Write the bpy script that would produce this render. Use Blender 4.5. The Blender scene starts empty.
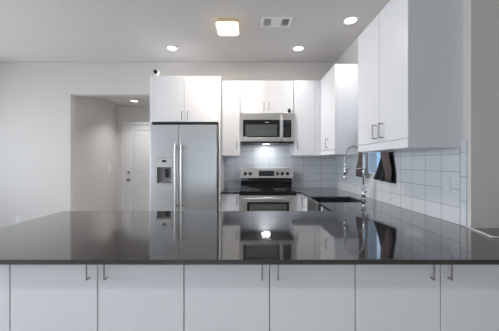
import bpy, bmesh, math, random
from mathutils import Vector, Matrix
random.seed(4)
C = bpy.context.scene
COL = C.collection
PI = math.pi

# ---------------------------------------------------------------- camera
F = 248.0                       # focal length in pixels of the 499-wide frame
CAMZ = 1.322
cd = bpy.data.cameras.new('camera'); cam = bpy.data.objects.new('camera', cd); COL.objects.link(cam)
cam.location = (0, 0, CAMZ); cam.rotation_euler = (PI/2, 0, 0)
cd.sensor_fit = 'HORIZONTAL'; cd.sensor_width = 36.0; cd.lens = F/499*36.0
cd.shift_x = 0.5/499; cd.shift_y = -3.5/499
cd.clip_start = 0.02
C.camera = cam

# ---------------------------------------------------------------- world, daylight, exposure
C.view_settings.view_transform = 'Standard'; C.view_settings.look = 'None'
C.view_settings.gamma = 1.0; C.view_settings.exposure = 0.03
w = bpy.data.worlds.new('sky'); C.world = w; w.use_nodes = True
bg = w.node_tree.nodes['Background']
tc = w.node_tree.nodes.new('ShaderNodeTexCoord'); sx = w.node_tree.nodes.new('ShaderNodeSeparateXYZ')
rp = w.node_tree.nodes.new('ShaderNodeValToRGB')
w.node_tree.links.new(tc.outputs['Generated'], sx.inputs[0]); w.node_tree.links.new(sx.outputs['Z'], rp.inputs[0])
rp.color_ramp.elements[0].position = 0.0; rp.color_ramp.elements[0].color = (0.74, 0.82, 0.90, 1)
rp.color_ramp.elements[1].position = 0.6; rp.color_ramp.elements[1].color = (0.26, 0.48, 0.86, 1)
w.node_tree.links.new(rp.outputs[0], bg.inputs[0]); bg.inputs[1].default_value = 1.9

def area(name, loc, rot, sx_, sy_, power, color):
    l = bpy.data.lights.new(name, 'AREA'); l.shape = 'RECTANGLE'; l.size = sx_; l.size_y = sy_
    l.energy = power; l.color = color
    o = bpy.data.objects.new(name, l); COL.objects.link(o); o.location = loc; o.rotation_euler = rot
    return o
# daylight just outside the dining-room windows (side wall) and the patio door behind the camera
area('daylight_side_window', (-4.95, 2.45, 1.5), (0, -PI/2, 0), 1.5, 1.5, 54, (0.90, 0.925, 1.0))
area('daylight_side_window_rear', (-4.95, -0.6, 1.5), (0, -PI/2, 0), 1.5, 1.6, 138, (0.90, 0.925, 1.0))
area('daylight_patio_door', (-1.2, -4.95, 1.15), (PI/2, 0, 0), 2.3, 2.0, 14, (0.90, 0.925, 1.0))
COOK = 1.6                      # lamp under the microwave
LAMP = 1.6                     # watts of each recessed downlight
FLUSH = 19.0
FLUSHC = (1.0, 0.90, 0.79)
LAMPC = (1.0, 0.97, 0.95)

# ---------------------------------------------------------------- materials
def mat(name, col, rough=0.5, metal=0.0, spec=0.5, emit=None, es=0.0, noise=None, bump=None, trans=0.0, coat=0.0):
    m = bpy.data.materials.new(name); m.use_nodes = True
    nt = m.node_tree; b = nt.nodes['Principled BSDF']
    b.inputs['Base Color'].default_value = (*col, 1); b.inputs['Roughness'].default_value = rough
    b.inputs['Metallic'].default_value = metal; b.inputs['Specular IOR Level'].default_value = spec
    b.inputs['Transmission Weight'].default_value = trans; b.inputs['Coat Weight'].default_value = coat
    if emit: b.inputs['Emission Color'].default_value = (*emit, 1); b.inputs['Emission Strength'].default_value = es
    co = None
    if noise or bump:
        co = nt.nodes.new('ShaderNodeTexCoord')
    if noise:                   # (scale, amount) slight colour mottling
        n = nt.nodes.new('ShaderNodeTexNoise'); n.inputs['Scale'].default_value = noise[0]; n.inputs['Detail'].default_value = 4
        mx = nt.nodes.new('ShaderNodeMix'); mx.data_type = 'RGBA'
        a = noise[1]
        mx.inputs[6].default_value = (*[c*(1-a) for c in col], 1); mx.inputs[7].default_value = (*[min(1, c*(1+a)) for c in col], 1)
        nt.links.new(co.outputs['Object'], n.inputs['Vector']); nt.links.new(n.outputs['Fac'], mx.inputs[0]); nt.links.new(mx.outputs[2], b.inputs['Base Color'])
    if bump:                    # (scale xyz, strength)
        mp = nt.nodes.new('ShaderNodeMapping'); mp.inputs['Scale'].default_value = bump[0]
        n = nt.nodes.new('ShaderNodeTexNoise'); n.inputs['Scale'].default_value = 1.0; n.inputs['Detail'].default_value = 3
        bp = nt.nodes.new('ShaderNodeBump'); bp.inputs['Strength'].default_value = bump[1]; bp.inputs['Distance'].default_value = 0.002
        nt.links.new(co.outputs['Object'], mp.inputs[0]); nt.links.new(mp.outputs[0], n.inputs['Vector'])
        nt.links.new(n.outputs['Fac'], bp.inputs['Height']); nt.links.new(bp.outputs[0], b.inputs['Normal'])
    return m

def tile_mat(name, axis, width, height, phase):
    m = mat(name, (0.74, 0.76, 0.79), 0.12)
    nt = m.node_tree; b = nt.nodes['Principled BSDF']
    co = nt.nodes.new('ShaderNodeTexCoord'); s = nt.nodes.new('ShaderNodeSeparateXYZ'); cmb = nt.nodes.new('ShaderNodeCombineXYZ')
    su = nt.nodes.new('ShaderNodeMath'); su.operation = 'SUBTRACT'; su.inputs[1].default_value = phase - 20*width
    sv = nt.nodes.new('ShaderNodeMath'); sv.operation = 'SUBTRACT'; sv.inputs[1].default_value = 0.914 - 10*height
    nt.links.new(co.outputs['Object'], s.inputs[0]); nt.links.new(s.outputs[axis], su.inputs[0]); nt.links.new(s.outputs['Z'], sv.inputs[0])
    nt.links.new(su.outputs[0], cmb.inputs[0]); nt.links.new(sv.outputs[0], cmb.inputs[1])
    br = nt.nodes.new('ShaderNodeTexBrick'); br.offset = 0.0; br.squash = 1.0
    br.inputs['Scale'].default_value = 1.0; br.inputs['Brick Width'].default_value = width; br.inputs['Row Height'].default_value = height
    br.inputs['Mortar Size'].default_value = 0.0022; br.inputs['Mortar Smooth'].default_value = 0.2
    br.inputs['Color1'].default_value = (0.73, 0.75, 0.78, 1); br.inputs['Color2'].default_value = (0.76, 0.78, 0.81, 1)
    br.inputs['Mortar'].default_value = (0.33, 0.34, 0.37, 1)
    nt.links.new(cmb.outputs[0], br.inputs['Vector']); nt.links.new(br.outputs['Color'], b.inputs['Base Color'])
    n = nt.nodes.new('ShaderNodeTexNoise'); n.inputs['Scale'].default_value = 9.0; n.inputs['Detail'].default_value = 1
    nt.links.new(co.outputs['Object'], n.inputs['Vector'])
    b1 = nt.nodes.new('ShaderNodeBump'); b1.inputs['Strength'].default_value = 0.25; b1.inputs['Distance'].default_value = 0.01
    b2 = nt.nodes.new('ShaderNodeBump'); b2.invert = True; b2.inputs['Strength'].default_value = 0.6; b2.inputs['Distance'].default_value = 0.002
    nt.links.new(n.outputs['Fac'], b1.inputs['Height']); nt.links.new(br.outputs['Fac'], b2.inputs['Height'])
    nt.links.new(b1.outputs[0], b2.inputs['Normal']); nt.links.new(b2.outputs[0], b.inputs['Normal'])
    rm = nt.nodes.new('ShaderNodeMapRange'); rm.inputs[3].default_value = 0.12; rm.inputs[4].default_value = 0.8
    nt.links.new(br.outputs['Fac'], rm.inputs[0]); nt.links.new(rm.outputs[0], b.inputs['Roughness'])
    return m

M = {
 'paint': mat('wall_paint', (0.75, 0.712, 0.685), 0.75, bump=((160, 160, 160), 0.10)),
 'ceil': mat('ceiling_paint', (0.74, 0.72, 0.705), 0.85, bump=((120, 120, 120), 0.10)),
 'trim': mat('trim_paint', (0.80, 0.80, 0.80), 0.4),
 'ventw': mat('vent_enamel', (0.90, 0.90, 0.90), 0.3),
 'floor': mat('floor_tile', (0.62, 0.58, 0.53), 0.35, noise=(3.0, 0.15)),
 'cab': mat('cabinet_laminate', (0.82, 0.825, 0.86), 0.32, bump=((8, 8, 8), 0.02)),
 'cabin': mat('cabinet_edge', (0.55, 0.55, 0.55), 0.6),
 'toe': mat('toe_kick', (0.08, 0.08, 0.08), 0.6),
 'quartz': mat('grey_quartz', (0.032, 0.0305, 0.031), 0.06, noise=(420, 0.22), spec=0.5),
 'pull': mat('brushed_nickel_pull', (0.34, 0.33, 0.32), 0.35, 1.0),
 'steel': mat('brushed_steel', (0.64, 0.65, 0.66), 0.36, 1.0, bump=((3, 3, 420), 0.06)),
 'steelv': mat('brushed_steel_warm', (0.74, 0.72, 0.70), 0.33, 1.0, bump=((3, 3, 420), 0.06)),
 'dsteel': mat('dark_steel', (0.42, 0.41, 0.40), 0.45, 1.0, bump=((3, 3, 300), 0.05)),
 'chrome': mat('chrome', (0.90, 0.91, 0.93), 0.2, 1.0),
 'black': mat('black_plastic', (0.012, 0.012, 0.014), 0.35),
 'bglass': mat('black_glass', (0.010, 0.011, 0.013), 0.05, spec=0.6),
 'oglass': mat('oven_glass', (0.11, 0.115, 0.105), 0.08, spec=0.7),
 'mglass': mat('microwave_mesh_glass', (0.10, 0.11, 0.12), 0.10, spec=0.6),
 'greyp': mat('grey_plastic', (0.30, 0.30, 0.31), 0.4),
 'keymark': mat('dark_grey_key', (0.075, 0.078, 0.082), 0.4),
 'whitep': mat('white_plastic', (0.90, 0.90, 0.90), 0.35),
 'tilep': mat('pale_plate', (0.70, 0.72, 0.75), 0.3),
 'display': mat('display', (0.02, 0.03, 0.04), 0.1, emit=(0.35, 0.6, 0.8), es=0.04),
 'apron': mat('brushed_apron_steel', (0.30, 0.295, 0.28), 0.45, 1.0, bump=((3, 3, 300), 0.05)),
 'sinkc': mat('dark_composite_sink', (0.028, 0.031, 0.040), 0.28),
 'brown': mat('brown_curtain', (0.115, 0.092, 0.086), 0.9, bump=((300, 300, 60), 0.3)),
 'sheet': mat('black_cloth', (0.010, 0.010, 0.012), 0.9),
 'frame': mat('window_vinyl', (0.78, 0.79, 0.80), 0.4),
 'lens': mat('downlight_lens', (0.9, 0.9, 0.88), 0.5, emit=(1.0, 0.95, 0.88), es=4.0),
 'cooklens': mat('cooktop_lamp_lens', (0.9, 0.9, 0.9), 0.4, emit=(0.95, 0.98, 1.0), es=3.0),
 'shade': mat('glowing_glass_shade', (0.95, 0.93, 0.88), 0.4, emit=(1.0, 0.76, 0.45), es=2.2),
 'bronze': mat('tan_metal_rim', (0.82, 0.66, 0.50), 0.4),
 'cable': mat('white_cable', (0.85, 0.85, 0.84), 0.45),
 'ground': mat('gravel_ground', (0.46, 0.42, 0.36), 0.9, noise=(5, 0.2)),
 'fence': mat('block_fence', (0.64, 0.76, 0.86), 0.9, noise=(6, 0.12)),
 'tileback': tile_mat('white_tile_back', 'X', 0.267, 0.1165, 0.053),
 'tileside': tile_mat('white_tile_side', 'Y', 0.157, 0.1145, 1.599),
 'tileedge': tile_mat('white_tile_edge', 'Y', 0.2, 0.157, 1.55),
}
g = bpy.data.materials.new('clear_glass'); g.use_nodes = True
gn = g.node_tree; gb = gn.nodes['Principled BSDF']; go = gn.nodes['Material Output']
tr = gn.nodes.new('ShaderNodeBsdfTransparent'); gl = gn.nodes.new('ShaderNodeBsdfGlossy'); gl.inputs['Roughness'].default_value = 0.02
mxs = gn.nodes.new('ShaderNodeMixShader'); fr = gn.nodes.new('ShaderNodeFresnel'); fr.inputs[0].default_value = 1.45
tr.inputs[0].default_value = (0.94, 0.97, 0.97, 1)
gm = gn.nodes.new('ShaderNodeNewGeometry'); sb = gn.nodes.new('ShaderNodeMath'); sb.operation = 'SUBTRACT'; sb.inputs[0].default_value = 1.0
ml = gn.nodes.new('ShaderNodeMath'); ml.operation = 'MULTIPLY'
gn.links.new(gm.outputs['Backfacing'], sb.inputs[1]); gn.links.new(sb.outputs[0], ml.inputs[0]); gn.links.new(fr.outputs[0], ml.inputs[1])
gn.links.new(ml.outputs[0], mxs.inputs[0]); gn.links.new(tr.outputs[0], mxs.inputs[1]); gn.links.new(gl.outputs[0], mxs.inputs[2]); gn.links.new(mxs.outputs[0], go.inputs[0])
M['glass'] = g
M['quartz'].node_tree.nodes['Principled BSDF'].inputs['IOR'].default_value = 1.62
M['quartz'].node_tree.nodes['Principled BSDF'].inputs['Coat Weight'].default_value = 0.6
M['quartz'].node_tree.nodes['Principled BSDF'].inputs['Coat Roughness'].default_value = 0.05

# ---------------------------------------------------------------- mesh helpers
ORG = {}
class MB:
    def __init__(s): s.bm = bmesh.new()
    def box(s, x0, x1, y0, y1, z0, z1, bev=0.0, seg=1):
        t = bmesh.new(); bmesh.ops.create_cube(t, size=1.0)
        for v in t.verts:
            v.co = Vector((x0+(x1-x0)*(v.co.x+.5), y0+(y1-y0)*(v.co.y+.5), z0+(z1-z0)*(v.co.z+.5)))
        if bev > 0:
            bmesh.ops.bevel(t, geom=t.edges[:], offset=bev, segments=seg, profile=0.5, affect='EDGES')
        return s._merge(t)
    def _merge(s, t, smooth=False):
        me = bpy.data.meshes.new('tmp')
        if smooth:
            for f in t.faces: f.smooth = True
        t.to_mesh(me); t.free(); s.bm.from_mesh(me); bpy.data.meshes.remove(me); return s
    def cyl(s, p0, p1, r, r2=None, seg=24):
        p0, p1 = Vector(p0), Vector(p1); d = p1-p0; t = bmesh.new()
        bmesh.ops.create_cone(t, cap_ends=True, segments=seg, radius1=r, radius2=r if r2 is None else r2, depth=d.length)
        bmesh.ops.transform(t, matrix=Matrix.Translation((p0+p1)/2) @ d.to_track_quat('Z', 'Y').to_matrix().to_4x4(), verts=t.verts)
        for f in t.faces: f.smooth = len(f.verts) == 4
        return s._merge(t)
    def sphere(s, c, r, sc=(1, 1, 1), seg=20):
        t = bmesh.new(); bmesh.ops.create_uvsphere(t, u_segments=seg, v_segments=seg//2, radius=r)
        for v in t.verts: v.co = Vector((v.co.x*sc[0], v.co.y*sc[1], v.co.z*sc[2])) + Vector(c)
        return s._merge(t, True)
    def tube(s, pts, r, seg=10):
        pts = [Vector(p) for p in pts]; t = bmesh.new(); rings = []; up = None
        for i, p in enumerate(pts):
            d = (pts[min(i+1, len(pts)-1)] - pts[max(i-1, 0)]).normalized()
            if up is None:
                up = d.orthogonal().normalized()
            up = (up - d*up.dot(d)).normalized(); sd = d.cross(up)
            rr = r(i) if callable(r) else r
            rings.append([t.verts.new(p + (up*math.cos(2*PI*k/seg) + sd*math.sin(2*PI*k/seg))*rr) for k in range(seg)])
        for a, b in zip(rings, rings[1:]):
            for k in range(seg): t.faces.new((a[k], a[(k+1) % seg], b[(k+1) % seg], b[k])).smooth = True
        t.faces.new(list(reversed(rings[0]))); t.faces.new(rings[-1])
        return s._merge(t)
    def prism(s, pts, ext):     # closed outline (3-D points, planar) pushed along ext
        t = bmesh.new(); a = [t.verts.new(p) for p in pts]; e = Vector(ext); b = [t.verts.new(Vector(p)+e) for p in pts]
        n = len(pts); t.faces.new(a); t.faces.new(list(reversed(b)))
        for k in range(n): t.faces.new((a[k], b[k], b[(k+1) % n], a[(k+1) % n]))
        bmesh.ops.recalc_face_normals(t, faces=t.faces[:]); return s._merge(t)
    def cells(s, us, vs, filled, w0, w1, plane):   # slab made of grid cells, holes where filled() is false; plane 'XY','XZ','YZ'
        def P(u, v, w_): return {'XY': (u, v, w_), 'XZ': (u, w_, v), 'YZ': (w_, u, v)}[plane]
        t = bmesh.new(); cache = {}
        def V(i, j, k):
            if (i, j, k) not in cache: cache[(i, j, k)] = t.verts.new(P(us[i], vs[j], (w0, w1)[k]))
            return cache[(i, j, k)]
        on = lambda i, j: 0 <= i < len(us)-1 and 0 <= j < len(vs)-1 and filled((us[i]+us[i+1])/2, (vs[j]+vs[j+1])/2)
        for i in range(len(us)-1):
            for j in range(len(vs)-1):
                if not on(i, j): continue
                for k in (0, 1): t.faces.new((V(i, j, k), V(i+1, j, k), V(i+1, j+1, k), V(i, j+1, k)))
                for (di, dj, a, b) in ((-1, 0, (i, j), (i, j+1)), (1, 0, (i+1, j), (i+1, j+1)), (0, -1, (i, j), (i+1, j)), (0, 1, (i, j+1), (i+1, j+1))):
                    if not on(i+di, j+dj): t.faces.new((V(*a, 0), V(*b, 0), V(*b, 1), V(*a, 1)))
        bmesh.ops.recalc_face_normals(t, faces=t.faces[:])
        bmesh.ops.dissolve_limit(t, angle_limit=0.01, verts=t.verts[:], edges=t.edges[:])
        return s._merge(t)
    def build(s, name, m, parent=None, bevel=0.0):
        me = bpy.data.meshes.new(name)
        if parent is not None:
            o_ = ORG[parent.name]; bmesh.ops.translate(s.bm, vec=-o_, verts=s.bm.verts[:])
        s.bm.to_mesh(me); s.bm.free(); me.materials.append(M[m] if isinstance(m, str) else m)
        ob = bpy.data.objects.new(name, me); COL.objects.link(ob)
        if parent is not None: ob.parent = parent; ORG[ob.name] = o_
        else: ORG[ob.name] = Vector((0, 0, 0))
        if bevel:
            md = ob.modifiers.new('edge', 'BEVEL'); md.width = bevel; md.segments = 2; md.limit_method = 'ANGLE'; md.angle_limit = math.radians(50)
        return ob

def thing(name, loc, label, cat, group=None):
    o = bpy.data.objects.new(name, None); COL.objects.link(o); o.location = loc; o.empty_display_size = 0.1
    ORG[o.name] = Vector(loc); o['label'] = label; o['category'] = cat
    if group: o['group'] = group
    return o
def tag(o, label, cat, group=None):
    o['label'] = label; o['category'] = cat
    if group: o['group'] = group
    return o
def struct(o, label=None):
    o['kind'] = 'structure'
    if label: o['label'] = label
    return o

# ---------------------------------------------------------------- the setting
YB = 3.90; XW = 1.37; HC = 2.894; XL = -4.6; XE = 4.2; YF = -4.6; YD = 1.53
HX0, HX1, HTOP, HY = -2.805, -1.45, 2.386, 5.29
struct(MB().box(XL-.12, XE+.12, YF-.12, HY+.12, -.1, 0).build('floor', 'floor'))
struct(MB().cells([XL-.12, XW+.15, XE+.12], [YF-.12, YD+.12, YB+.12], lambda x, y: not (x > XW+.15 and y > YD+.12), HC, HC+.1, 'XY').build('ceiling', 'ceil'))
struct(MB().box(HX0-.12, HX1+.12, YB+.12, HY+.12, 2.52, 2.62).build('ceiling_hall', 'ceil'))
struct(MB().cells([XL-.12, HX0, HX1, XW+.15], [0, HTOP, HC], lambda x, z: not (HX0 < x < HX1 and z < HTOP), YB, YB+.12, 'XZ').build('wall_back', 'paint', bevel=.006))
struct(MB().box(HX0-.12, HX0, YB+.12, HY, 0, 2.52).build('wall_hall_left', 'paint'))
struct(MB().box(HX1, HX1+.12, YB+.12, HY, 0, 2.52).build('wall_hall_right', 'paint'))
DX0, DX1, DZ = -2.64, -1.74, 2.12
struct(MB().cells([HX0-.12, DX0-.004, DX1+.004, HX1+.12], [0, DZ+.004, 2.52], lambda x, z: not (DX0 < x < DX1 and z < DZ), HY, HY+.12, 'XZ').build('wall_hall_end', 'paint'))
WY0, WY1, WZ0, WZ1 = 2.40, 2.95, 1.15, 2.10
struct(MB().cells([YD, WY0, WY1, YB], [0, WZ0, WZ1, HC], lambda y, z: not (WY0 < y < WY1 and WZ0 < z < WZ1), XW, XW+.15, 'YZ').build('wall_right', 'paint'))
struct(MB().box(XW+.15, XE, YD, YD+.12, 0, HC).build('wall_divider', 'paint'))
struct(MB().box(XE, XE+.12, YF-.12, YD+.12, 0, HC).build('wall_east', 'paint'))
LW = [(-1.4, 0.2), (1.7, 3.2)]
struct(MB().cells([YF-.12, LW[0][0], LW[0][1], LW[1][0], LW[1][1], YB], [0, .8, 2.2, HC],
    lambda y, z: not (.8 < z < 2.2 and any(a < y < b for a, b in LW)), XL-.12, XL, 'YZ').build('wall_left', 'paint'))
struct(MB().cells([XL, -2.4, 0, XE], [0, .03, 2.1, HC], lambda x, z: not (-2.4 < x < 0 and .03 < z < 2.1), YF-.12, YF, 'XZ').build('wall_front', 'paint'))
struct(MB().box(-12, 14, -14, 14, -.2, -.11).build('ground', 'ground'))
struct(MB().box(4.6, 4.75, 1.9, 9, -.11, 1.75).build('wall_garden', 'fence'))
struct(MB().box(XL, HX0-.01, YB-.014, YB, 0, .10, .003).build('baseboard_back', 'trim'))
struct(MB().box(HX0, HX0+.014, YB+.13, HY, 0, .10, .003).build('baseboard_hall', 'trim'))
struct(MB().box(XW+.02, XE, YD-.014, YD, 0, .10, .003).build('baseboard_right', 'trim'))

def window(n, ax, a0, a1, z0, z1, w0, mull):
    """vinyl window unit in a wall opening; ax 'Y': runs along Y at x=w0..w0+.05, ax 'X' the other way."""
    pl = 'YZ' if ax == 'Y' else 'XZ'
    t = .045
    mids = [a0+(a1-a0)*(k+1)/(mull+1) for k in range(mull)]
    cuts = [a0, a0+t]
    for m_ in mids: cuts += [m_-t/2, m_+t/2]
    cuts += [a1-t, a1]
    holes = [(cuts[k], cuts[k+1]) for k in range(1, len(cuts)-1, 2)]
    fr_ = MB().cells(cuts, [z0, z0+t, z1-t, z1], lambda u, v: not (z0+t < v < z1-t and any(a < u < b for a, b in holes)), w0, w0+.05, pl).build('window_%d' % n, 'frame', bevel=.004)
    struct(fr_)
    for a, b in holes:
        q = MB()
        if ax == 'Y': q.box(w0+.022, w0+.028, a-.004, b+.004, z0+t-.004, z1-t+.004)
        else: q.box(a-.004, b+.004, w0+.022, w0+.028, z0+t-.004, z1-t+.004)
        q.build('pane', 'glass', fr_)
window(1, 'Y', WY0, WY1, WZ0, WZ1, XW+.022, 0)
window(2, 'Y', LW[1][0], LW[1][1], .8, 2.2, XL-.09, 1)
window(3, 'Y', LW[0][0], LW[0][1], .8, 2.2, XL-.09, 1)
window(4, 'X', -2.4, 0, .03, 2.1, YF-.09, 1)

# hall door: two recessed panels, casing, knob and deadbolt
d1 = MB()
st = .17
d1.cells([DX0, DX0+st, DX1-st, DX1], [.005, .22, .83, 1.07, 2.0, DZ], lambda x, z: not (DX0+st < x < DX1-st and (.22 < z < .83 or 1.07 < z < 2.0)), HY+.005, HY+.045, 'XZ')
door = struct(d1.build('door_1', 'trim', bevel=.003))
for z0, z1 in ((.22, .83), (1.07, 2.0)):
    p = MB().box(DX0+st-.002, DX1-st+.002, HY+.018, HY+.04, z0-.002, z1+.002)
    p.box(DX0+st+.035, DX1-st-.035, HY+.008, HY+.02, z0+.035, z1-.035, .006)
    p.build('panel', 'trim', door)
k = MB(); kx = DX0+.075
k.cyl((kx, HY+.005, .94), (kx, HY-.01, .94), .032); k.cyl((kx, HY-.01, .94), (kx, HY-.045, .94), .012); k.sphere((kx, HY-.055, .94), .028, (1, .75, 1))
k.build('knob', 'pull', door)
MB().cyl((kx, HY+.005, 1.10), (kx, HY-.02, 1.10), .030).cyl((kx, HY-.02, 1.10), (kx, HY-.028, 1.10), .014).build('deadbolt', 'pull', door)
cw = .065
struct(MB().cells([DX0-cw, DX0+.006, DX1-.006, DX1+cw], [0, DZ-.006, DZ+cw], lambda x, z: not (DX0 < x < DX1 and z < DZ-.006), HY-.016, HY-.0005, 'XZ').build('trim_1', 'trim', bevel=.004))

# tiled backsplash
TT = .009
struct(MB().box(-.385, XW, YB-TT, YB-.0005, .9145, 1.66).build('wall_tile_back', 'tileback'))
struct(MB().cells([1.598, WY0+.0, WY1, YB-TT], [.9145, WZ0, 1.62], lambda y, z: not (WY0 < y < WY1 and z > WZ0), XW-TT, XW-.0005, 'YZ').build('wall_tile_side', 'tileside'))
struct(MB().box(XW-TT-.001, XW-.0005, 1.556, 1.597, .9145, 1.465, .002).build('trim_2', 'tileedge'))

# ---------------------------------------------------------------- countertops
XF = .70; SLAB0, SLAB1 = .893, .914
SY0, SY1, SX1 = 2.50, 2.93, 1.20
def top_fill(x, y):
    if y < YD: return x < 1.95
    if y < 2.065: return x < XW
    if x < XF: return y > 3.35 and x > .636
    if x > XW: return False
    return not (SY0 < y < SY1 and x < SX1)
ct = MB().cells([-1.545, .636, XF, SX1, XW-.0005, 1.95], [1.035, YD-.0005, 2.065, SY0, SY1, 3.35, YB-.0005], top_fill, SLAB0, SLAB1, 'XY').build('peninsula_countertop', 'quartz', bevel=.0009)
tag(ct, 'long glossy dark grey quartz worktop covering the peninsula and wrapping round to the sink', 'countertop')
c2 = MB().box(-.384, -.128, 3.35, YB-.0005, SLAB0, SLAB1, .002).build('side_countertop', 'quartz')
tag(c2, 'small dark grey quartz counter piece between the fridge and the range', 'countertop')

# ---------------------------------------------------------------- cabinets
def pull(p, n, length, parent, vertical=True, m='pull', s=.005, proj=.032):
    """bar pull centred at p on a door face whose outward normal is n."""
    p = Vector(p); n = Vector(n); q = MB(); h = length/2
    up = Vector((0, 0, 1)); side = n.cross(up)
    def bx(c, a, b, c_):   # box with half sizes along side, n, up
        ext = [abs(side[i])*a + abs(n[i])*b + abs(up[i])*c_ for i in range(3)]
        q.box(c.x-ext[0], c.x+ext[0], c.y-ext[1], c.y+ext[1], c.z-ext[2], c.z+ext[2], .0012)
    bx(p+n*proj, s, s*.8, h)
    for sg in (-1, 1): bx(p+n*(proj/2)+up*(sg*(h-s)), s, proj/2, s)
    return q.build('handle', m, parent)

def door_y(parent, x0, x1, z0, z1, yf, hx=None, hz=None, hl=.115, th=.019, s=.0045, proj=.032):   # door facing -Y
    o = MB().box(x0, x1, yf, yf+th, z0, z1, .0015).build('door', 'cab', parent)
    if hx is not None: pull((hx, yf, hz), (0, -1, 0), hl, o, s=s, proj=proj)
    return o
def door_x(parent, y0, y1, z0, z1, xf, hy=None, hz=None, hl=.115, th=.019):   # door facing -X
    o = MB().box(xf, xf+th, y0, y1, z0, z1, .0015).build('door', 'cab', parent)
    if hy is not None: pull((xf, hy, hz), (-1, 0, 0), hl, o)
    return o

# peninsula base cabinets, doors towards the camera
PY = 1.10; G = .0022
GP = 'white base cabinets under the peninsula'
def pen_cab(x0, x1, seams, handles, label):
    t = thing('base_cabinet', ((x0+x1)/2, PY+.3, 0), label, 'cabinet', GP)
    MB().box(x0+.001, x1-.001, PY+.0195, 1.72, .10, SLAB0-.001).build('body', 'cabin', t)
    MB().box(x0+.001, x1-.001, PY+.08, 1.70, 0, .0995).build('toe_kick', 'toe', t)
    e = [x0]+seams+[x1]
    for i in range(len(e)-1):
        door_y(t, e[i]+G, e[i+1]-G, .115, .884, PY, handles[i], .850, .086, s=.0030, proj=.023)
p97, p270, p441 = [(v-249)/F*PY for v in (97.6, 269.8, 440.8)]
e10, e184, e355 = [(v-249)/F*PY for v in (9.8, 184.0, 355.4)]
e526 = e355 + .762
def hx(v): return (v-249)/F*(PY-.023)
pen_cab(-1.44, e10, [], [None], 'single white door at the open end of the peninsula, beyond the first double-door cabinet')
pen_cab(e10, e184, [p97], [hx(86.5), hx(104)], 'white double-door base cabinet under the peninsula, below the hallway opening')
pen_cab(e184, e355, [p270], [hx(262.2), hx(278.3)], 'white double-door base cabinet at the middle of the peninsula, below the range')
pen_cab(e355, e526, [p441], [hx(434.3), hx(452)], 'white double-door base cabinet under the peninsula, by the grey end wall and white cable')

# base cabinets by the range and on the sink run
t = thing('base_cabinet', (-.256, 3.6, 0), 'narrow white base cabinet between the fridge and the range', 'cabinet')
MB().box(-.382, -.130, 3.41, YB-.001, .10, SLAB0-.001).build('body', 'cabin', t)
MB().box(-.382, -.130, 3.45, YB-.001, 0, .0995).build('toe_kick', 'toe', t)
door_y(t, -.380, -.134, .115, .884, 3.39, -.165, .79, .12)
t = thing('base_cabinet', (1.05, 3.4, 0), 'white corner base cabinet beside the range, its door turned towards the fridge', 'cabinet')
MB().cells([.645, XF+.045, XW-.001], [2.945, 3.41, YB-.001], lambda x, y: x > XF+.045 or y > 3.41, .10, SLAB0-.001, 'XY').build('body', 'cab', t)
MB().box(XF+.08, XW-.001, 2.945, YB-.001, 0, .0995).build('toe_kick', 'toe', t)
door_x(t, 2.95, 3.385, .115, .884, XF+.025, 3.2, .80, .12)
MB().box(.645, XF+.02, 3.39, 3.409, .115, .884, .001).build('filler', 'cab', t)
t = thing('base_cabinet', (1.05, 2.7, 0), 'sink base cabinet holding the dark apron-front sink', 'cabinet')
MB().cells([2.415, 2.494, 2.936, 2.943], [.10, .66, SLAB0-.001], lambda y, z: z < .66 or y < 2.494 or y > 2.936, XF+.045, XW-.001, 'YZ').build('body', 'cab', t)
MB().box(XF+.08, XW-.001, 2.415, 2.943, 0, .0995).build('toe_kick', 'toe', t)
MB().box(XF+.022, XF+.044, 2.416, 2.494, .66, SLAB0-.002, .001).build('stile', 'cab', t)
door_x(t, 2.418, 2.675, .115, .655, XF+.025, 2.65, .58, .12); door_x(t, 2.680, 2.940, .115, .655, XF+.025, 2.71, .58, .12)
t = thing('dishwasher', (1.05, 2.1, 0), 'dark stainless dishwasher in the sink run, behind the peninsula', 'dishwasher')
MB().box(XF+.045, XW-.05, 1.80, 2.405, .10, SLAB0-.003).build('body', 'dsteel', t)
MB().box(XF+.08, XW-.05, 1.82, 2.39, 0, .0995).build('toe_kick', 'toe', t)
dd = MB().box(XF+.012, XF+.045, 1.803, 2.402, .11, .80, .004).build('door', 'dsteel', t)
pull((XF+.012, 2.37, .72), (-1, 0, 0), .10, dd, m='steel')
MB().box(XF+.012, XF+.045, 1.803, 2.402, .803, .888, .004).build('control_strip', 'steel', t)

# upper cabinets
UB, UD, UT = 1.414, 1.477, 2.488
YU = 3.55; XU = 1.02
GU = 'white upper cabinets'
def upper_y(x0, x1, zb, zd, seams, handles, hz, label, yb=YB-.0005, rail=True, y=YU, top=UT, xe=None):
    t = thing('upper_cabinet', ((x0+x1)/2, y+.18, zb), label, 'cabinet', GU)
    MB().box(x0+.0005, (xe or x1)-.0005, y+.0205, yb, zb+.012 if rail else zb, top).build('body', 'cab', t)
    if rail: MB().box(x0, x1+.003, y-.004, y+.03, zb, zd-.004, .002).build('light_rail', 'cab', t)
    e = [x0]+seams+[x1]
    for i in range(len(e)-1):
        door_y(t, e[i]+G, e[i+1]-G, zd, top, y, handles[i], hz)
    return t
K70 = F/YU
def ux(v, Y=YU): return (v-249)/F*Y
upper_y(-.384, -.131, UB, UD, [], [ux(236.6, YU-.03)], 1.562, 'narrow white upper cabinet between fridge surround and microwave')
upper_y(-.126, .636, 2.020, 2.026, [ux(266.7)], [ux(264, YU-.03), ux(269, YU-.03)], 2.115, 'short white two-door upper cabinet directly above the microwave', rail=False)
t = upper_y(.643, .945, UB, UD, [], [ux(297.6, YU-.03)], 1.562, 'white single-door upper cabinet beside the microwave, in the back corner', xe=XU)
MB().box(.947, XU-.001, YU, YU+.02, UD, UT).build('filler', 'cab', t)
MB().box(.950, XU-.001, YU-.004, YU+.03, UB, UD-.004).build('corner_rail', 'cab', t)

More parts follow.
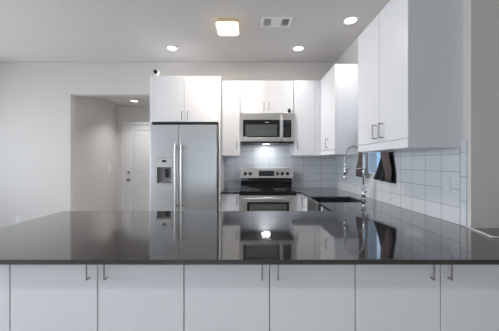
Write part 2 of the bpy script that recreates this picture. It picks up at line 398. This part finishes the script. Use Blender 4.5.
def upper_x(y0, y1, seams, handles, label, back):
    t = thing('upper_cabinet', (XU+.18, (y0+y1)/2, UB), label, 'cabinet', GU)
    MB().box(XU+.0205, XW-.0005, y0, back, UB+.0, UT).build('body', 'cab', t)
    MB().box(XU-.002, XU+.020, y0, y1-.006, UB, UD-.004, .001).build('light_rail', 'cab', t)
    e = [y0]+seams+[y1]
    for i in range(len(e)-1):
        door_x(t, e[i]+G, e[i+1]-G, UD, UT, XU, handles[i], 1.562)
    return t
upper_x(2.948, 3.545, [], [3.20], 'white upper cabinet with wide plain side panel, beyond the sink window', YB-.0005)
upper_x(1.589, 2.319, [1.939], [1.89, 1.985], 'tall white two-door upper cabinet with grey-lit side, mounted before the sink window', 2.319)

# fridge surround with the cabinet above
FY = 3.36
t = thing('fridge_cabinet', (-.87, 3.6, 0), 'white two-door cabinet above the fridge with tall side panels', 'cabinet')
FB = 1.866
MB().box(-1.325, -.412, FY+.0205, YB-.0005, FB, UT).build('body', 'cab', t)
MB().box(-1.346, -1.326, FY, YB-.0005, 0, UT, .001).build('side_panel', 'cab', t)
MB().box(-.411, -.386, FY, YB-.0005, 0, UT, .001).build('side_panel', 'cab', t)
sm = (184.5-249)/F*FY
door_y(t, -1.324, sm-G, FB+.002, UT, FY, (181.5-249)/F*(FY-.03), FB+.085, .105)
door_y(t, sm+G, -.413, FB+.002, UT, FY, (187.3-249)/F*(FY-.03), FB+.085, .105)

# ---------------------------------------------------------------- refrigerator
t = thing('refrigerator', (-.87, 3.55, 0), 'stainless side-by-side fridge with ice dispenser in its narrower door', 'fridge')
RY = 3.28; RT = 1.815
fx = lambda v: (v-249)/F*RY
x0, x1, xs = -1.308, -.424, fx(179.0)
MB().box(x0+.005, x1-.005, RY+.075, YB-.05, .03, RT-.012, .004).build('body', 'greyp', t)
MB().box(x0+.01, x1-.01, RY+.03, RY+.12, .0, .095).build('kick_grille', 'black', t)
MB().box(x0, x1, RY+.076, FY+.019, RT-.010, FB-.003).build('top_gap_shade', 'black', t)  # black strip filling the gap above the fridge, in place of its shade
ax0, ax1 = fx(156.3), fx(172.2)
zz = lambda y, Y=RY: CAMZ-(y-162)/F*Y
az0, az1, az2 = zz(184.2), zz(167.2), zz(158)
fd = MB().cells([x0, ax0, ax1, xs-.003], [.10, az0, az2, RT], lambda x, z: not (ax0 < x < ax1 and az0 < z < az2), RY, RY+.07, 'XZ').build('freezer_door', 'steel', t, bevel=.006)
rd = MB().box(xs+.003, x1, RY, RY+.07, .10, RT, .008, 2).build('fridge_door', 'steel', t)
dp = MB().cells([ax0+.001, ax0+.010, ax1-.010, ax1-.001], [az0+.001, az0+.012, az1, az2-.001], lambda x, z: not (ax0+.01 < x < ax1-.01 and az0+.012 < z < az1), RY-.004, RY+.06, 'XZ')
dp.build('dispenser_frame', 'steelv', fd, bevel=.002)
dr = MB().box(ax0+.010, ax1-.010, RY+.060, RY+.066, az0+.012, az1)
dr.box(ax0+.010, ax1-.010, RY+.004, RY+.06, az0+.012, az0+.018)
dr.build('dispenser_recess', 'greyp', fd)
MB().box((ax0+ax1)/2+.0, (ax0+ax1)/2+.045, RY+.03, RY+.042, az0+.085, az1-.02, .003).build('dispenser_paddle', 'black', fd)
MB().box((ax0+ax1)/2-.028, (ax0+ax1)/2+.028, RY-.006, RY-.0035, (az1+az2)/2+.005, (az1+az2)/2+.032, .001).build('dispenser_display', 'bglass', fd)
def fhandle(v, door):
    hx_ = (v-249)/F*(RY-.05); z0, z1 = .70, zz(143.5, RY-.05)
    q = MB().box(hx_-.015, hx_+.015, RY-.062, RY-.040, z0, z1, .008, 3)
    for zc in (z0+.05, z1-.05): q.box(hx_-.012, hx_+.012, RY-.045, RY+.001, zc-.018, zc+.018, .004)
    q.build('handle', 'steelv', door)
fhandle(175.4, fd); fhandle(181.4, rd)

# ---------------------------------------------------------------- range
t = thing('range', (.255, 3.55, 0), 'freestanding stainless electric range with black glass cooktop and five knobs', 'range')
gx0, gx1, GY = -.125, .632, 3.36
MB().box(gx0, gx1, GY+.045, YB-.012, .02, .904, .003).build('body', 'dsteel', t)
MB().box(gx0-.001, gx1+.001, GY+.01, YB-.16, .905, .926, .004).build('cooktop', 'bglass', t)
ctp = None
for (cx, cy, r) in ((.06, 3.47, .09), (.45, 3.47, .08), (.06, 3.62, .075), (.45, 3.62, .09)):
    q = MB(); n = 40
    q.tube([(cx+r*math.cos(2*PI*i/n), cy+r*math.sin(2*PI*i/n), .9262) for i in range(n+1)], .0012, 6)
    q.build('burner_ring', 'greyp', t)
MB().box(gx0, gx1, GY+.004, GY+.044, .868, .9045, .003).build('front_trim', 'bglass', t)
od = MB().cells([gx0, gx0+.10, gx1-.09, gx1], [.22, .42, .778, .866], lambda x, z: not (gx0+.1 < x < gx1-.09 and .42 < z < .778), GY, GY+.044, 'XZ').build('oven_door', 'steelv', t, bevel=.004)
q = MB().cells([gx0+.1, gx0+.128, gx1-.118, gx1-.09], [.42, .45, .755, .778], lambda x, z: not (gx0+.128 < x < gx1-.118 and .45 < z < .755), GY-.001, GY+.02, 'XZ'); q.build('window_border', 'bglass', od)
MB().box(gx0+.128, gx1-.118, GY+.004, GY+.02, .45, .755).build('window_glass', 'oglass', od)
q = MB(); q.tube([(gx0+.06, GY-.045, .832), (gx1-.06, GY-.045, .832)], .012, 14)
for xx in (gx0+.09, gx1-.09): q.cyl((xx, GY+.001, .832), (xx, GY-.045, .832), .009)
q.build('handle', 'steel', od)
MB().box(gx0, gx1, GY, GY+.044, .04, .212, .004).build('storage_drawer', 'steelv', t)
# backguard: black glass riser with a stainless control panel leaning over it
BY = YB-.16
kx0, kx1 = gx0-.008, gx1+.032
MB().box(kx0+.012, kx1-.02, BY+.004, YB-.012, .927, 1.09).build('riser', 'bglass', t)
bgd = MB().prism([(kx0, BY+.012, 1.222), (kx0, YB-.012, 1.222), (kx0, YB-.012, 1.078), (kx0, BY-.012, 1.078)], (kx1-kx0, 0, 0)).build('backguard', 'steelv', t, bevel=.006)
def bgy(z): return BY-.012+(z-1.078)/(1.222-1.078)*.024
K65 = F/(BY)
for v in (245.3, 250.2, 277.4, 282.3, 287.4):
    xx = (v-249)/K65; z = 1.147; y = bgy(z)
    q = MB().cyl((xx, y+.004, z), (xx, y-.012, z-.002), .027, .025).cyl((xx, y-.012, z-.002), (xx, y-.024, z-.004), .021, .018)
    q.box(xx-.004, xx+.004, y-.030, y-.022, z-.022, z+.016, .002)
    q.build('knob', 'black', bgd)
dx0, dx1 = (258.8-249)/K65, (274.2-249)/K65
dy = bgy(1.11)
q = MB().prism([(dx0, bgy(1.11)-.003, 1.11), (dx0, bgy(1.11)+.004, 1.11), (dx0, bgy(1.188)+.004, 1.188), (dx0, bgy(1.188)-.003, 1.188)], (dx1-dx0, 0, 0))
disp = q.build('display_panel', 'bglass', bgd)
z = 1.149
MB().box(dx0+.085, dx1-.085, bgy(z)-.0050, bgy(z)-.001, z-.012, z+.012).build('clock_display', 'display', bgd)
for i in (0, 1, 2, 5, 6, 7):
    for z in (1.128, 1.168):
        xx = dx0+.012+i*.027
        MB().box(xx, xx+.014, bgy(z)-.0050, bgy(z)-.001, z-.004, z+.004).build('touch_key', 'keymark', bgd)

# ---------------------------------------------------------------- microwave
t = thing('microwave', (.255, 3.7, 1.60), 'stainless over-the-range microwave with black window and keypad', 'microwave')
MY = 3.50; mx_ = lambda v: (v-249)/F*MY; mz = lambda y: CAMZ-(y-162)/F*MY
a0, a1 = mx_(240.2)+.001, mx_(294.1)-.001; b0, b1 = mz(142.9), 2.018
MB().box(a0+.004, a1-.004, MY+.026, YB-.0105, b0+.02, b1, .002).build('body', 'greyp', t)
MB().box(a0+.003, a1-.003, MY+.012, YB-.05, b0, b0+.0195, .002).build('vent_base', 'black', t)
xd = mx_(282.7)
w0, w1, wz0, wz1 = mx_(243.0), mx_(279.8), mz(137.2), mz(119.8)
md = MB().cells([a0, w0, w1, xd-.001], [b0+.021, wz0, wz1, b1-.001], lambda x, z: not (w0 < x < w1 and wz0 < z < wz1), MY, MY+.025, 'XZ').build('door', 'steelv', t, bevel=.003)
i0, i1, iz0, iz1 = mx_(245.5), mx_(277.2), mz(136), mz(124.4)
MB().cells([w0, i0, i1, w1], [wz0, iz0, iz1, wz1], lambda x, z: not (i0 < x < i1 and iz0 < z < iz1), MY+.002, MY+.024, 'XZ').build('window_border', 'bglass', md)
MB().box(i0, i1, MY+.005, MY+.024, iz0, iz1).build('window_glass', 'mglass', md)
lg = mx_(266.9); lz = mz(122.3)
MB().box(lg-.028, lg+.028, MY+.0005, MY+.003, lz-.004, lz+.004).build('badge', 'whitep', md)
hx_ = mx_(281.1)
q = MB().tube([(hx_, MY-.002, mz(116)), (hx_, MY-.035, mz(117)), (hx_, MY-.042, mz(121)), (hx_, MY-.044, mz(128)), (hx_, MY-.042, mz(135)), (hx_, MY-.035, mz(139)), (hx_, MY-.002, mz(140.5))], .013, 12)
q.build('handle', 'steel', md)
cp = MB().box(xd+.001, a1, MY, MY+.025, b0+.021, b1-.001, .002).build('control_panel', 'steelv', t)
c0, c1, cz0, cz1 = mx_(283.2), mx_(291.4), mz(137.5), mz(120.0)
MB().box(c0, c1, MY-.003, MY+.002, cz0, cz1, .001).build('keypad', 'bglass', cp)
MB().box(c0+.02, c1-.02, MY-.0045, MY-.002, cz1-.05, cz1-.022).build('clock_display', 'display', cp)
for i in range(3):
    for j in range(5):
        xx = c0+.018+i*.030; z = cz0+.02+j*.028
        MB().box(xx, xx+.018, MY-.0042, MY-.002, z, z+.012).build('button', 'keymark', cp)

# cooktop lamp in the microwave's underside
MB().box(.20, .31, 3.68, 3.75, b0-.004, b0+.001, .001).build('cooktop_lamp', 'cooklens', t)
l = bpy.data.lights.new('cooktop_glow', 'AREA'); l.shape = 'RECTANGLE'; l.size = .11; l.size_y = .07; l.energy = COOK; l.color = (0.93, 0.97, 1.0)
o = bpy.data.objects.new('cooktop_glow', l); COL.objects.link(o); o.parent = t; o.location = (0, .015, b0-.006-1.60)

# ---------------------------------------------------------------- sink and faucet
t = thing('sink', (.95, 2.715, .69), 'dark apron-front sink set into the grey worktop below the window', 'sink')
s0, s1 = SY0+.001, SY1-.001; u0, u1 = XF-.008, SX1-.001
q = MB(); wt = .014; zb = .70; zt = .909
q.box(u0+.012, u1, s0, s1, zb-wt, zb)
q.box(u0+.012, u0+.022, s0, s1, zb, zt, .001); q.box(u1-wt, u1, s0, s1, zb, zt, .002)
q.box(u0+.022, u1-wt, s0, s0+wt, zb, zt, .002); q.box(u0+.022, u1-wt, s1-wt, s1, zb, zt, .002)
q.build('basin', 'sinkc', t)
MB().box(u0-.004, u0+.0115, s0, s1, zb-wt, zt-.002, .003).build('apron', 'apron', t)
MB().cyl((.95, 2.715, zb), (.95, 2.715, zb+.004), .045).build('drain', 'steel', t)
fxp, fyp = 1.248, 2.70
t = thing('faucet', (fxp, fyp, .914), 'tall chrome pull-down kitchen faucet with arched spring hose beside the sink', 'faucet')
q = MB().cyl((fxp, fyp, .9142), (fxp, fyp, .922), .030).cyl((fxp, fyp, .922), (fxp, fyp, 1.03), .021).cyl((fxp, fyp, 1.03), (fxp, fyp, 1.045), .024)
q.build('base', 'chrome', t)
R = .10; ztop = 1.395
MB().tube([(fxp, fyp, 1.04), (fxp, fyp, ztop)], .011, 14).build('riser', 'chrome', t)
arc = [(fxp-R+R*math.cos(a), fyp, ztop+R*math.sin(a)) for a in [PI*i/28 for i in range(29)]]
dn = [(fxp-2*R, fyp, ztop-.015*i) for i in range(1, 7)]
path = [Vector(p) for p in arc+dn]
hose = MB().tube(path, .0065, 10).build('hose', 'greyp', t)
sp = []; L = [0]
for a, b in zip(path, path[1:]): L.append(L[-1]+(b-a).length)
turns = 46; n = turns*9
for i in range(n+1):
    s = L[-1]*i/n; j = min(max(k for k in range(len(L)) if L[k] <= s+1e-9), len(path)-2)
    f_ = (s-L[j])/(L[j+1]-L[j]); p = path[j].lerp(path[j+1], f_); d = (path[j+1]-path[j]).normalized()
    nrm = Vector((0, 1, 0)); bi = d.cross(nrm); th = 2*PI*turns*i/n
    sp.append(p+(nrm*math.cos(th)+bi*math.sin(th))*.0105)
MB().tube(sp, .0026, 5).build('spring', 'chrome', t)
hxx = fxp-2*R; zs = ztop-.09
q = MB().cyl((hxx, fyp, zs), (hxx, fyp, zs-.03), .014, .016).cyl((hxx, fyp, zs-.03), (hxx, fyp, zs-.13), .017, .019)
q.cyl((hxx, fyp, zs-.13), (hxx-.004, fyp, zs-.165), .019, .024)
sh = q.build('spray_head', 'chrome', t)
MB().box(hxx+.012, hxx+.024, fyp-.01, fyp+.01, zs-.115, zs-.05, .003).build('spray_button', 'black', sh)
za = 1.252
q = MB().tube([(fxp, fyp, za), (hxx+.02, fyp, za)], .006, 10)
q.tube([(hxx+.022*math.cos(a), fyp+.022*math.sin(a), za) for a in [2*PI*i/24 for i in range(25)]], .005, 8)
q.cyl((fxp, fyp, za-.018), (fxp, fyp, za+.018), .016)
q.build('hose_holder', 'chrome', t)
q = MB().cyl((fxp, fyp, .99), (fxp+.0, fyp-.04, .99), .013).tube([(fxp, fyp-.037, .99), (fxp+.012, fyp-.045, 1.02), (fxp+.02, fyp-.05, 1.075)], lambda i: .007-.001*i, 10)
q.build('lever', 'chrome', t)

# ---------------------------------------------------------------- curtains at the sink window
GC = 'curtain panels at the sink window'
def cloth(y_of, x_of, z0, z1, nu=40, nv=14, th=.003):
    t = bmesh.new(); grid = []
    for j in range(nv+1):
        v = j/nv; row = []
        for i in range(nu+1):
            u = i/nu; y = y_of(u, v); row.append(t.verts.new((x_of(u, v, y), y, z1+(z0(u)-z1)*v)))
        grid.append(row)
    for j in range(nv):
        for i in range(nu): t.faces.new((grid[j][i], grid[j][i+1], grid[j+1][i+1], grid[j+1][i])).smooth = True
    bmesh.ops.recalc_face_normals(t, faces=t.faces[:])
    bmesh.ops.solidify(t, geom=t.faces[:], thickness=th)
    return MB()._merge(t, True)
t = thing('curtain_rod', (1.315, 2.6, 1.72), 'slim dark curtain rod above the sink window', 'curtain rod')
MB().tube([(1.315, 2.325, 1.72), (1.315, 2.94, 1.72)], .006, 10).build('rod', 'pull', t)
for yy in (2.36, 2.91): MB().tube([(1.315, yy, 1.72), (XW-.0005, yy, 1.72)], .005, 8).build('bracket', 'pull', t)
fl = lambda v: max(0, min(1, (v-.56)/.3))
q = cloth(lambda u, v: 2.79+.145*u+.03*fl(v)*u, lambda u, v, y: 1.300-.022*fl(v)*u+.012*math.sin(u*PI*7), lambda u: 1.145+.01*u, 1.715)
tag(q.build('curtain', 'brown'), 'narrow brown curtain panel drawn to the far end of the sink window', 'curtain', GC)
t = thing('curtain', (1.315, 2.45, 1.14), 'dark brown curtain panel with black lining showing, bunched below the tall upper cabinet', 'curtain', GC)
q = cloth(lambda u, v: 2.327-.052*fl(v)+.03*max(0, v-.8)*5*(1-u)+(.15-.035*fl(v))*u, lambda u, v, y: 1.312+.010*math.sin(u*PI*5), lambda u: 1.128+.02*abs(u-.4), 1.715)
q.build('face_cloth', 'brown', t)
q = cloth(lambda u, v: 2.327-.040*fl(v)+(.17+.24*max(0, v-.5)/.5)*u, lambda u, v, y: 1.342+.008*math.sin(u*PI*6+1), lambda u: 1.122+.018*u, 1.715)  # black sheet behind the brown cloth, widening towards the bottom
q.build('sheet', 'sheet', t)

# ---------------------------------------------------------------- small things
def outlet(p, n, label, cat='outlet', switch=False, group=None, pm='whitep'):
    p = Vector(p); n = Vector(n); side = n.cross(Vector((0, 0, 1)))
    t = thing('light_switch' if switch else 'wall_outlet', p, label, cat, group)
    def bx(c, a, b, d, bev=.001):
        e = [abs(side[i])*a+abs(n[i])*b+(d if i == 2 else 0) for i in range(3)]
        return MB().box(c.x-e[0], c.x+e[0], c.y-e[1], c.y+e[1], c.z-e[2], c.z+e[2], bev)
    bx(p+n*.003, .037, .0028, .058).build('faceplate', pm, t)
    if switch:
        bx(p+n*.006, .016, .0035, .033).build('rocker', 'whitep', t)
    else:
        for s in (-1, 1):
            o = bx(p+n*.0062+Vector((0, 0, s*.022)), .016, .0012, .014).build('socket', 'trim', t)
            q = MB()
            for k in (-1, 1):
                c = p+n*.0074+side*(k*.006)+Vector((0, 0, s*.022+.003)); e = [abs(side[i])*.001+abs(n[i])*.0006+(.004 if i == 2 else 0) for i in range(3)]
                q.box(c.x-e[0], c.x+e[0], c.y-e[1], c.y+e[1], c.z-e[2], c.z+e[2])
            q.build('slots', 'black', o)
outlet(((18.5-249)/F*YB, YB, .41), (0, -1, 0), 'white outlet low on the pale wall at the far end of the peninsula')
outlet(((228.5-249)/F*YB, YB-TT, 1.15), (0, -1, 0), 'white outlet on the tile between the fridge and the range')
outlet((XW-TT, 3.50, 1.14), (-1, 0, 0), 'white outlet on the side-wall tile near the back corner, past the faucet')
outlet((XW-TT, 1.71, 1.165), (-1, 0, 0), 'white outlet on the tile below the tall upper cabinet, near the wall end', pm='tilep')
outlet((HX0, 4.99, 1.20), (1, 0, 0), 'white light switch on the hallway wall before the door', 'light switch', True)

# camera on top of the fridge cabinet
t = thing('security_camera', (-1.278, 3.42, UT), 'small white security camera with black lens, standing on the fridge cabinet', 'camera')
MB().cyl((-1.278, 3.42, UT+.0005), (-1.278, 3.42, UT+.012), .032, .028).cyl((-1.278, 3.42, UT+.012), (-1.278, 3.42, UT+.04), .009).build('stand', 'whitep', t)
q = MB().sphere((-1.278, 3.42, UT+.064), .043); hd = q.build('head', 'whitep', t)
q = MB().cyl((-1.278, 3.392, UT+.066), (-1.273, 3.374, UT+.066), .029, .026); q.build('lens', 'black', hd)
# dark gadget on the microwave ledge
gx = (289.3-249)/F*3.52
t = thing('door_sensor', (gx, 3.522, 2.0185), 'tiny black gadget standing on the top edge of the microwave', 'gadget')
MB().box(gx-.021, gx+.021, 3.506, 3.540, 2.0187, 2.066, .006, 2).build('case', 'black', t)
MB().sphere((gx, 3.524, 2.07), .013).build('button', 'black', t)

# white cable
pts = []
for v, y_ in ((466, 227.4), (472, 229.6), (480, 232.8), (486, 235.2), (490.5, 237.4), (494, 237.9), (499, 238.0), (506, 238.6), (520, 241)):
    Y = F*(CAMZ-.914)/(y_-162); pts.append(((v-249)/F*Y, Y, .9185))
sm_ = []
for i in range(len(pts)-1):
    p0, p1, p2, p3 = [Vector(pts[min(max(i+k, 0), len(pts)-1)]) for k in (-1, 0, 1, 2)]
    for s in range(6):
        u = s/6
        sm_.append(.5*((2*p1)+(-p0+p2)*u+(2*p0-5*p1+4*p2-p3)*u*u+(-p0+3*p1-3*p2+p3)*u**3))
sm_[0].x = min(sm_[0].x, XW-.012)
tag(MB().tube(sm_, .0042, 8).build('power_cable', 'cable'), 'thin white cable lying on the worktop at the end of the tiled wall', 'cable')

# ---------------------------------------------------------------- ceiling fittings
def downlight(x, y, z, label, power=LAMP, spread=72):
    t = thing('recessed_downlight', (x, y, z), label, 'ceiling light', 'recessed ceiling downlights')
    q = MB(); n = 36
    prof = [(.062, z-.004), (.070, z-.009), (.090, z-.006), (.094, z-.0005), (.062, z-.0005)]
    b = bmesh.new(); rings = [[b.verts.new((x+r*math.cos(2*PI*i/n), y+r*math.sin(2*PI*i/n), h)) for i in range(n)] for r, h in prof]
    for k in range(len(prof)):
        A, B = rings[k], rings[(k+1) % len(prof)]
        for i in range(n): b.faces.new((A[i], A[(i+1) % n], B[(i+1) % n], B[i]))
    bmesh.ops.recalc_face_normals(b, faces=b.faces[:]); q._merge(b, True)
    q.build('trim_ring', 'trim', t)
    MB().cyl((x, y, z-.0008), (x, y, z-.005), .0615, seg=36).build('lens', 'lens', t)
    l = bpy.data.lights.new('downlight_glow', 'AREA'); l.shape = 'DISK'; l.size = .105; l.energy = power; l.color = LAMPC; l.spread = math.radians(spread)
    o = bpy.data.objects.new('downlight_glow', l); COL.objects.link(o); o.parent = t; o.location = (0, 0, -.010)
HCZ = HC-CAMZ
def ceil_at(v, y_): Y = F*HCZ/(162-y_); return ((v-249)/F*Y, Y)
downlight(*ceil_at(172, 48), HC, 'round recessed ceiling light in front of the fridge cabinet')
downlight(*ceil_at(298.5, 48.3), HC, 'round recessed ceiling light beyond the air vent, above the range side')
downlight(*ceil_at(350.5, 20.3), HC, 'round recessed ceiling light beside the tall upper cabinet', 2.6)
downlight(-.96, .06, HC, 'recessed ceiling light above the peninsula, towards the dining side', 4.5, 105)
downlight(.62, .06, HC, 'recessed ceiling light above the peninsula, towards the grey wall', 4.5, 105)
downlight((134.4-249)/F*4.86, 4.86, 2.52, 'small recessed light in the hallway ceiling above the door', 4.5, 105)

# flush ceiling light, rounded square
lx, ly, ls = -.240, 2.825, .118
t = thing('flush_ceiling_light', (lx, ly, HC), 'rounded-square flush ceiling light glowing warm, with tan metal rim', 'ceiling light')
def rsq(h, r, z):
    out = []
    for k, (sx_, sy_) in enumerate(((1, 1), (-1, 1), (-1, -1), (1, -1))):
        for i in range(7):
            a = PI/2*k+PI/2*i/6; out.append(Vector((lx+sx_*(h-r)+r*math.cos(a), ly+sy_*(h-r)+r*math.sin(a), z)))
    return out
def loft(rings):
    b = bmesh.new(); R_ = [[b.verts.new(p) for p in r] for r in rings]; n = len(R_[0])
    for A, B in zip(R_, R_[1:]):
        for i in range(n): b.faces.new((A[i], A[(i+1) % n], B[(i+1) % n], B[i]))
    b.faces.new(R_[0]); b.faces.new(R_[-1]); bmesh.ops.recalc_face_normals(b, faces=b.faces[:]); return MB()._merge(b)
loft([rsq(ls, .025, HC-.0005), rsq(ls, .025, HC-.042)]).build('rim', 'bronze', t)
loft([rsq(ls+.004, .026, HC-.0425), rsq(ls+.006, .03, HC-.060), rsq(ls-.004, .035, HC-.076), rsq(ls-.03, .03, HC-.086), rsq(ls-.07, .02, HC-.089)]).build('glass_shade', 'shade', t)

l = bpy.data.lights.new('flush_light_glow', 'AREA'); l.shape = 'DISK'; l.size = .18; l.energy = FLUSH; l.color = FLUSHC
o = bpy.data.objects.new('flush_light_glow', l); COL.objects.link(o); o.parent = t; o.location = (0, 0, -.095)

# air vent
vx0, vx1, vy0, vy1 = .135, .475, 2.667, 2.867
t = thing('ceiling_vent', ((vx0+vx1)/2, 2.767, HC), 'white rectangular air vent with dark slots in the ceiling', 'vent')
MB().cells([vx0, vx0+.03, vx0+.11, vx1-.11, vx1-.03, vx1], [vy0, vy0+.03, vy1-.03, vy1], lambda x, y: not (vy0+.03 < y < vy1-.03 and (vx0+.03 < x < vx0+.11 or vx1-.11 < x < vx1-.03)), HC-.016, HC-.0005, 'XY').build('frame', 'ventw', t, bevel=.002)
for xa in (vx0+.03, vx1-.11):
    MB().box(xa, xa+.08, vy0+.03, vy1-.03, HC-.002, HC-.0006).build('duct', 'black', t)
    sg = 1 if xa < .2 else -1
    for k in range(5):
        xx = xa+.008+k*.016
        MB().prism([(xx-sg*.004, vy0+.03, HC-.003), (xx-sg*.002, vy0+.03, HC-.003), (xx+sg*.004, vy0+.03, HC-.010), (xx+sg*.002, vy0+.03, HC-.010)], (0, vy1-vy0-.06, 0)).build('slat', 'trim', t)
